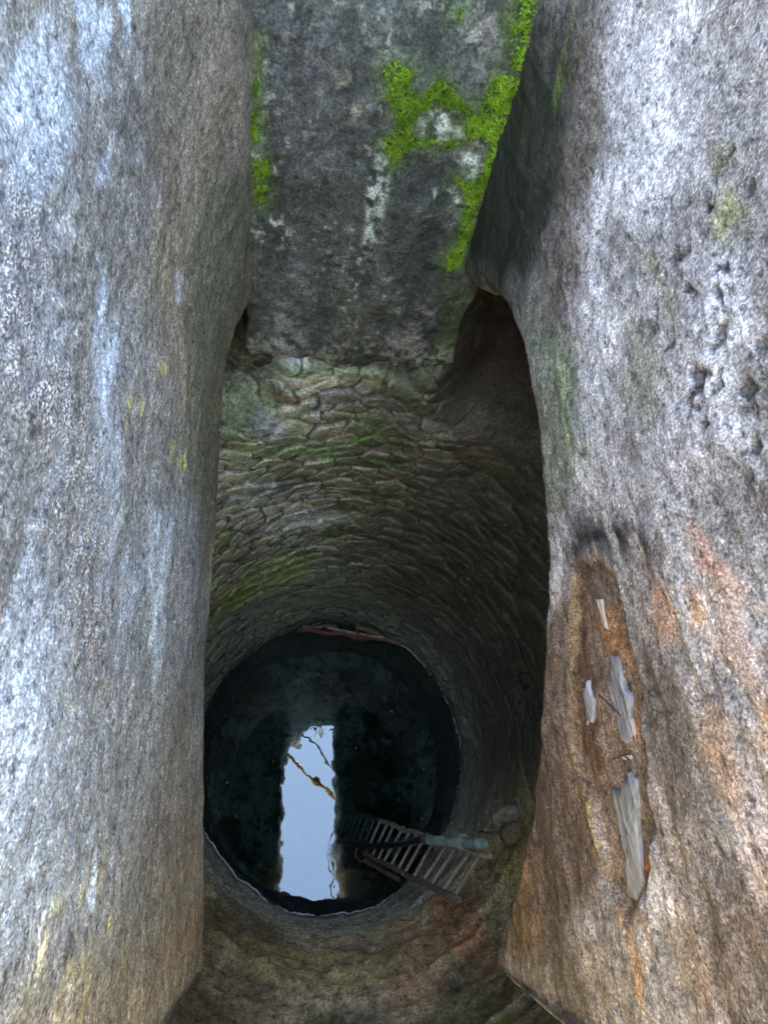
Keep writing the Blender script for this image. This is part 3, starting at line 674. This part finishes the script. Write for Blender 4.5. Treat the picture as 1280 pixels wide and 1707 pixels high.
# ------------------------------------------------------------------ ladder going down into the water
M_wood = simple_mat('weathered_wood', (.46, .42, .37), .75, .4, 40, .6, (1, 1, .25))
M_wood_d = simple_mat('dark_wood', (.22, .185, .155), .7, .4, 40, .6)
A0, A1 = onz(765, 1500, 1.82), onz(558, 1400, -1.0)
B0, B1 = onz(815, 1430, 1.72), onz(573, 1348, -1.0)
lad = empty('ladder', tuple((A1 + B1) / 2))
tag(lad, 'weathered wooden ladder leaning from the rock ledge down into the dark water', 'ladder')
for P0, P1, sd_ in ((A0, A1, 1), (B0, B1, 2)):
    link('rail', tube_mesh('rail', densify([P0, P1], 24, .012, sd_), .0175, 10, .07, sd_), lad, M_wood_d if sd_ == 1 else M_wood)
rr_ = np.random.default_rng(12)
for i in range(18):
    t_ = .03 + i / 18.4
    a = A0 + (A1 - A0) * (t_ + rr_.uniform(-.006, .006)); b = B0 + (B1 - B0) * (t_ + rr_.uniform(-.008, .008))
    d_ = (b - a) / np.linalg.norm(b - a)
    link('rung', tube_mesh('rung', densify([a - d_ * rr_.uniform(.008, .02), b + d_ * rr_.uniform(.008, .025)], 7, .004, 30 + i), .0115, 8, .1, i), lad, M_wood)

# pipe sleeve with the hose that drops into the water
pp = empty('suction_pipe', tuple(onz(808, 1405, 1.5)))
tag(pp, 'pale teal plastic pipe lying over the ladder with a black hose into the water', 'pipe')
pa, pb = onz(808, 1407, 1.72), onz(706, 1399, 1.2)
def hollow_tube(name, pts, ro, ri, seg=18):
    P = [Vector(p) for p in pts]; n = len(P); V = []; Fc = []
    for R_ in (ro, ri):
        for i in range(n):
            t = (P[min(i + 1, n - 1)] - P[max(i - 1, 0)]).normalized(); a = t.cross(Vector((.1, .2, 1))).normalized(); b = t.cross(a)
            for k in range(seg):
                an = 2 * math.pi * k / seg; V.append(tuple(P[i] + (a * math.cos(an) + b * math.sin(an)) * R_))
    ix = lambda s, i, k: s * n * seg + i * seg + k % seg
    for i in range(n - 1):
        for k in range(seg):
            Fc.append((ix(0, i, k), ix(0, i, k + 1), ix(0, i + 1, k + 1), ix(0, i + 1, k))); Fc.append((ix(1, i, k), ix(1, i + 1, k), ix(1, i + 1, k + 1), ix(1, i, k + 1)))
    for k in range(seg):
        Fc.append((ix(0, 0, k), ix(1, 0, k), ix(1, 0, k + 1), ix(0, 0, k + 1))); Fc.append((ix(0, n - 1, k), ix(0, n - 1, k + 1), ix(1, n - 1, k + 1), ix(1, n - 1, k)))
    me = bpy.data.meshes.new(name); me.from_pydata(V, [], Fc); me.polygons.foreach_set('use_smooth', [True] * len(Fc)); me.update(); return me
link('sleeve', hollow_tube('sleeve', densify([pa, pb], 10, .004, 4), .030, .026), pp, simple_mat('teal_plastic', (.36, .56, .56), .45, .25, 9, .15, dark=(.20, .30, .30)))
hz_ = smooth_path([onz(745, 1402, 1.4), onz(700, 1400, 1.15), onz(660, 1408, .62), onz(615, 1410, .30), onz(575, 1404, .02), onz(556, 1402, -.3), onz(545, 1400, -.9)], 60)
link('hose', tube_mesh('hose', hz_, [.022] * 30 + [.027] * 30, 14, .0, 2), pp, simple_mat('black_rubber', (.022, .024, .03), .38, .3, 25, .1))
for t_ in (.12, .55, .9):
    c = pa + (pb - pa) * t_; d_ = (pb - pa) / np.linalg.norm(pb - pa)
    link('clamp', hollow_tube('clamp', [c - d_ * .007, c + d_ * .007], .033, .029), pp, simple_mat('clamp_metal', (.25, .26, .26), .5, .3, 30))

def loop_cord(name, c, axis, rad, turns, th, mat, seed, tails=2):
    c = np.array(c); ax = np.array(axis) / np.linalg.norm(axis); a = np.cross(ax, [0, 0, 1.]); a /= np.linalg.norm(a); b = np.cross(ax, a); r0 = np.random.default_rng(seed)
    pts = [c + ax * (.05 * (k / 14 / turns - .5)) + (a * math.cos(2 * math.pi * k / 14) + b * math.sin(2 * math.pi * k / 14)) * rad * r0.uniform(.95, 1.12) for k in range(14 * turns)]
    e = pts[-1]
    for k in range(5): e = e + np.array([r0.uniform(-.01, .02), r0.uniform(-.02, .02), -.012]); pts.append(e)
    s_ = pts[0]
    for k in range(4): s_ = s_ + np.array([r0.uniform(-.02, .01), r0.uniform(-.02, .02), -.010]); pts.insert(0, s_)
    return link(name, tube_mesh(name, smooth_path(pts, len(pts) * 3), th, 6, .1, seed), None, mat)
tag(loop_cord('string', pa + (pb - pa) * .32 + np.array([0, 0, -.01]), pa - pb, .040, 3, .0035, simple_mat('white_string', (.62, .60, .56), .9, .2, 60), 3), 'pale string tied round the teal pipe and ladder', 'string')
tag(loop_cord('rope', onz(603, 1422, .05), A0 - A1, .055, 3, .007, simple_mat('brown_rope', (.20, .16, .12), .95, .4, 90), 8), 'brown rope lashed round the ladder at the waterline', 'rope')
tag(link('pole', tube_mesh('pole', densify([onz(572, 1412, -.25), onz(664, 1468, .34)], 20, .008, 6), .019, 9, .08, 6), None, M_wood_d), 'dark thin pole lying beside the lower ladder rail', 'pole')

# ------------------------------------------------------------------ stones and debris round the water
M_stone = simple_mat('ledge_rock', (.34, .33, .29), .75, .45, 22, .8, dist=.012)
M_stone_d = simple_mat('brown_rock', (.22, .18, .145), .7, .45, 24, .8, dist=.012)
def on_lining(px, py, inset=0.0):
    rr = ray(px, py); Rr = WR - inset; A = rr[0] ** 2 + rr[1] ** 2; B = -2 * (rr[:2] @ WC); C_ = WC @ WC - Rr ** 2
    t = (-B + math.sqrt(B * B - 4 * A * C_)) / 2 / A; return np.array([0, 0, CAM_Z]) + t * rr
def stone(px, py, size, seed, mat, label, inset=.03, yaw=0., tilt=.2, name='rock'):
    tag(link(name, rock_mesh(name, on_lining(px, py, inset), size, seed, .22, 4, yaw, tilt), None, mat), label, 'rock')
stone(842, 1360, (.20, .12, .07), 21, M_stone, 'pale jutting stone in the right side of the well above the pipe', .02, .3)
stone(852, 1388, (.15, .10, .11), 25, M_stone_d, 'brown stone below the pale jutting stone beside the pipe end', .0, .5)
tag(link('twig', tube_mesh('twig', densify([on_lining(798, 1388, .05), on_lining(825, 1386, .08), on_lining(850, 1397, .01)], 14, .01, 9), .007, 6, .2, 9), None, M_wood_d), 'thin dark twig sticking out above the pipe end', 'twig')

def clampR(p, R_=1.20):
    d = p[:2] - WC; L_ = np.linalg.norm(d)
    if L_ > R_: p = p.copy(); p[:2] = WC + d / L_ * R_
    return p
M_red = simple_mat('red_brown_wood', (.16, .085, .065), .6, .4, 30, .6, (1, 1, 1))
for k, (a, b, r_, m_, lb) in enumerate((((488, 1026), (668, 1050), .030, M_red, 'longest reddish-brown stick floating against the far waterline'), ((600, 1030), (678, 1056), .026, M_wood_d, 'short thick dark stick at the right end of the floating debris'),
                                        ((545, 1048), (640, 1064), .014, M_wood, 'thin pale stick floating in front of the reddish one'), ((500, 1036), (560, 1046), .018, M_wood_d, 'short dark stick at the left end of the floating debris'),
                                        ((592, 1040), (600, 1066), .017, M_red, 'stub of wood lying crosswise among the floating sticks'))):
    pa_, pb_ = clampR(onz(*a, .03 + .012 * k)), clampR(onz(*b, .02 + .012 * k))
    mid = (pa_ + pb_) / 2
    tag(link('stick', tube_mesh('stick', densify([pa_, mid, pb_], 18, .02, 40 + k), r_, 8, .14, 40 + k), None, m_), lb, 'stick', 'sticks floating at the far edge')
# floating leaves and crumbs
def leaf_mesh(name, c, L_, W_, yaw, tilt, curl, seed):
    n = 9; V = []; r0 = np.random.default_rng(seed)
    for i in range(n):
        t = i / (n - 1); wd = W_ / 2 * math.sin(math.pi * t ** .8) ** .8 + .0005
        for s_ in (-1, 0, 1): V.append(((t - .5) * L_, s_ * wd, curl * L_ * (t - .5) ** 2 * 2 + abs(s_) * W_ * .18))
    Q = np.array(V) @ np.array(Matrix.Rotation(yaw, 3, 'Z') @ Matrix.Rotation(tilt, 3, 'Y')).T + np.array(c)
    Fc = [(i * 3 + k, i * 3 + k + 1, i * 3 + k + 4, i * 3 + k + 3) for i in range(n - 1) for k in range(2)]
    return mesh_from(name, Q, Fc)
M_leaf = simple_mat('dry_leaf', (.40, .33, .20), .7, .4, 60); M_leaf2 = simple_mat('pale_leaf', (.55, .52, .42), .6, .3, 60)
r7 = np.random.default_rng(17)
for px, py in ((450, 1275), (610, 1380), (700, 1290), (395, 1360), (655, 1180), (420, 1180), (600, 1240), (530, 1120), (640, 1130), (700, 1360), (380, 1300), (660, 1440)):
    q = clampR(onz(px + r7.uniform(-8, 8), py + r7.uniform(-8, 8), .004), 1.1)
    tag(link('leaf', leaf_mesh('leaf', q, r7.uniform(.018, .04), r7.uniform(.008, .018), r7.uniform(0, 6), r7.uniform(-.1, .1), .15, 5), None, M_leaf if r7.random() < .6 else M_leaf2), 'tiny dry leaf scrap floating on the dark water', 'leaf', 'leaf scraps floating on the water')
th0, r0v = R0
def glint_strip():  # white strip modelled in place of the glint along the waterline
    V = []; Fc = []
    n = len(th0)
    pn = np.stack([np.cos(th0), np.sin(th0), 0 * th0], -1)
    nz = fbm(pn, 9, 4, 701); nf = fbm(pn, 60, 2, 711)
    for i in range(n - 1):
        deg = math.degrees(th0[i]); deg = (deg + 180) % 360 - 180
        wt = 1.0 if -165 < deg < -50 else (.55 if -50 <= deg < 60 else .35)
        if nz[i] * .8 + nf[i] * .5 > (wt - .62): continue
        wd = .0055 * wt * (1 + .8 * nf[i])
        b = len(V)
        for j in (i, i + 1):
            for dr, z in ((-wd - .004, .0022), (-.002, .0045), (.012, .003)):
                rr = r0v[j] + dr; V.append((WC[0] + rr * math.cos(th0[j]), WC[1] + rr * math.sin(th0[j]), z))
        Fc += [(b, b + 1, b + 4, b + 3), (b + 1, b + 2, b + 5, b + 4)]
    me = mesh_from('glint_strip', V, Fc)
    tag(link('glint_strip', me, mat=simple_mat('glint_white', (.80, .82, .80), .3, .2, 80)), 'thin white strip put in for the glint where the water meets the masonry', 'glint_strip', kind='stuff')
glint_strip()

# ------------------------------------------------------------------ loose slivers in the broken hollow of the right-hand wall
M_sliver = simple_mat('grey_sliver', (.27, .28, .30), .8, .35, 90, 1.0, (1, .10, 1), dist=.006, dark=(.12, .115, .11), spec=.2)
M_pale = simple_mat('pale_chip', (.40, .35, .29), .6, .2, 40)
def shard(poly, th_, mat, label, seed, cat='stone sliver', name='stone_sliver'):
    q = np.array(RP(poly)); n0 = len(q)
    q = np.concatenate([q, q[:1]]); Lc = np.r_[0, np.cumsum(np.linalg.norm(np.diff(q, axis=0), axis=1))]
    m = 60; s_ = np.linspace(0, Lc[-1], m, endpoint=False); q = np.stack([np.interp(s_, Lc, q[:, k]) for k in (0, 1)], 1)
    j = fbm(np.stack([q[:, 0], q[:, 1], 0 * s_], 1), 70, 3, seed); cen = q.mean(0); q = q + (q - cen) * .12 * j[:, None]
    d0 = layers_right(np.stack([np.full(m, XR), q[:, 0], q[:, 1]], -1)[None])[2][0]
    dm = float(np.mean(d0)); rings = []
    for sc, hx in ((1.02, -.012), (1.0, th_ * .25), (.97, th_ * .35), (.8, th_ * .38), (.65, th_ * .38), (.5, th_ * .38), (.35, th_ * .38), (.2, th_ * .38), (.02, th_ * .38)):
        p = cen + (q - cen) * sc; hh = fbm(np.stack([p[:, 0] * .2, p[:, 1] * 2.2, 0 * s_], 1), 80, 4, seed + 3) * .006
        rings.append(np.stack([np.full(m, XR) - dm - hx - hh * (hx > 0), p[:, 0], p[:, 1]], -1))
    P = np.array(rings); tag(link(name, mesh_from(name, P.reshape(-1, 3), grid_faces(len(rings), m, True)), None, mat), label, cat)
shard([(1002, 1095), (1012, 1100), (1022, 1150), (1030, 1160), (1034, 1245), (1018, 1240), (1008, 1180), (996, 1150)], .020, M_sliver, 'upper long grey sliver wedged in the brown hollow', 1)
shard([(966, 1135), (972, 1160), (976, 1170), (976, 1205), (966, 1210), (962, 1175), (960, 1155)], .014, M_sliver, 'smallest grey sliver at the left side of the brown hollow', 2)
shard([(1030, 1292), (1044, 1296), (1046, 1380), (1056, 1470), (1044, 1505), (1032, 1495), (1028, 1430), (1012, 1350), (1004, 1318), (1018, 1325)], .024, M_sliver, 'biggest grey sliver at the foot of the brown hollow', 3)
shard([(1024, 1170), (1036, 1215), (1042, 1258), (1032, 1250), (1024, 1200)], .010, M_pale, 'narrow tan splinter beside the upper grey sliver', 4, 'splinter', 'splinter')
shard([(977, 1000), (984, 998), (993, 1040), (995, 1050), (990, 1046)], .014, M_pale, 'short cream chip near the top of the brown hollow', 5, 'chip', 'stone_chip')
shard([(1020, 1262), (1032, 1260), (1034, 1266), (1022, 1268)], .014, M_pale, 'tiny pale chip between the two big grey slivers', 6, 'chip', 'stone_chip')
M_tw = simple_mat('black_twig', (.04, .03, .025), .8, .3, 50)
def dry_twig(pts, label, seed):
    w3 = [onx(*p, XR - .018) for p in pts]
    tag(link('twig', tube_mesh('twig', densify(w3, 14, .004, seed), .0018, 5, .1, seed), None, M_tw), label, 'twig')
dry_twig([(998, 1160), (1012, 1172), (1034, 1195)], 'hair-thin dark twig across the upper grey sliver', 71)
dry_twig([(1022, 1264), (1040, 1258), (1052, 1270)], 'short black twig at the lower end of the tan splinter', 72)

# ------------------------------------------------------------------ at the mouth of the shaft (seen mirrored in the water)
M_yel = simple_mat('peeled_yellow_wood', (.62, .42, .16), .6, .25, 20, .4)
def rimpole(name, pts, rad, mat, label, seed, cat='pole'):
    tag(link(name, tube_mesh(name, densify(pts, 30, .013, seed), rad, 10, .10, seed), None, mat), label, cat)
rimpole('pole', [(-.62, 1.78, 5.67), (-.2, 1.38, 5.68), (.1, 1.1, 5.69), (.56, .70, 5.68), (.95, .34, 5.67)], .046, M_yel, 'sunlit yellow peeled pole laid across the shaft mouth', 51)
rimpole('pole', [(.10, 1.72, 5.68), (.6, 1.16, 5.67), (.98, .75, 5.66)], .026, M_wood_d, 'dark pole laid across the mouth beyond the yellow one', 52)
rimpole('branch', [(.85, .35, 5.68), (.60, .12, 5.68), (.50, -.05, 5.67), (.54, -.5, 5.67), (.62, -.95, 5.68), (.66, -1.1, 5.68)], .014, M_wood_d, 'thin crooked branch along the right rim of the mouth', 53, 'branch')
rimpole('branch', [(.80, .20, 5.66), (.60, -.1, 5.66), (.585, -.5, 5.66), (.66, -.80, 5.66)], .012, M_wood_d, 'shorter thin branch next to the crooked one on the rim', 54, 'branch')
tag(link('rock', rock_mesh('rock', (-.16, 1.86, 5.80), (.66, .58, .34), 31, .12, 5, .1), None, M_stone), 'squared stone block on the far left corner of the mouth', 'rock')
tag(link('rock', rock_mesh('rock', (.78, .42, 5.74), (.34, .42, .22), 33, .2, 4, .4), None, M_stone_d), 'brown stone on the right rim under the pole end', 'rock')
def shrub(c, n, R_, seed):
    root = empty('shrub', c); tag(root, 'small leafy shrub overhanging the far rim of the mouth', 'shrub')
    r0 = np.random.default_rng(seed); V = []; Fc = []
    for k in range(9):
        a = r0.uniform(0, 2 * math.pi); tip = np.array(c) + np.array([math.cos(a) * R_ * .8, math.sin(a) * R_ * .6 - .1, r0.uniform(.1, .5)])
        link('stem', tube_mesh('stem', densify([c, tip], 8, .03, seed + k), [.008 - .0008 * i for i in range(8)], 5), root, M_wood_d)
        for j in range(n // 9):
            p = np.array(c) + (tip - np.array(c)) * r0.uniform(.25, 1.05) + r0.normal(0, .05, 3)
            u = r0.normal(size=3); u /= np.linalg.norm(u); v_ = np.cross(u, r0.normal(size=3)); v_ /= np.linalg.norm(v_)
            b = len(V); V += [p - u * .022, p + v_ * .009, p + u * .022, p - v_ * .009]; Fc.append((b, b + 1, b + 2, b + 3))
    link('foliage', mesh_from('foliage', V, Fc), root, simple_mat('leaf_green', (.09, .14, .04), .5, .4, 20))
shrub((.32, 2.12, 5.62), 900, .38, 5)
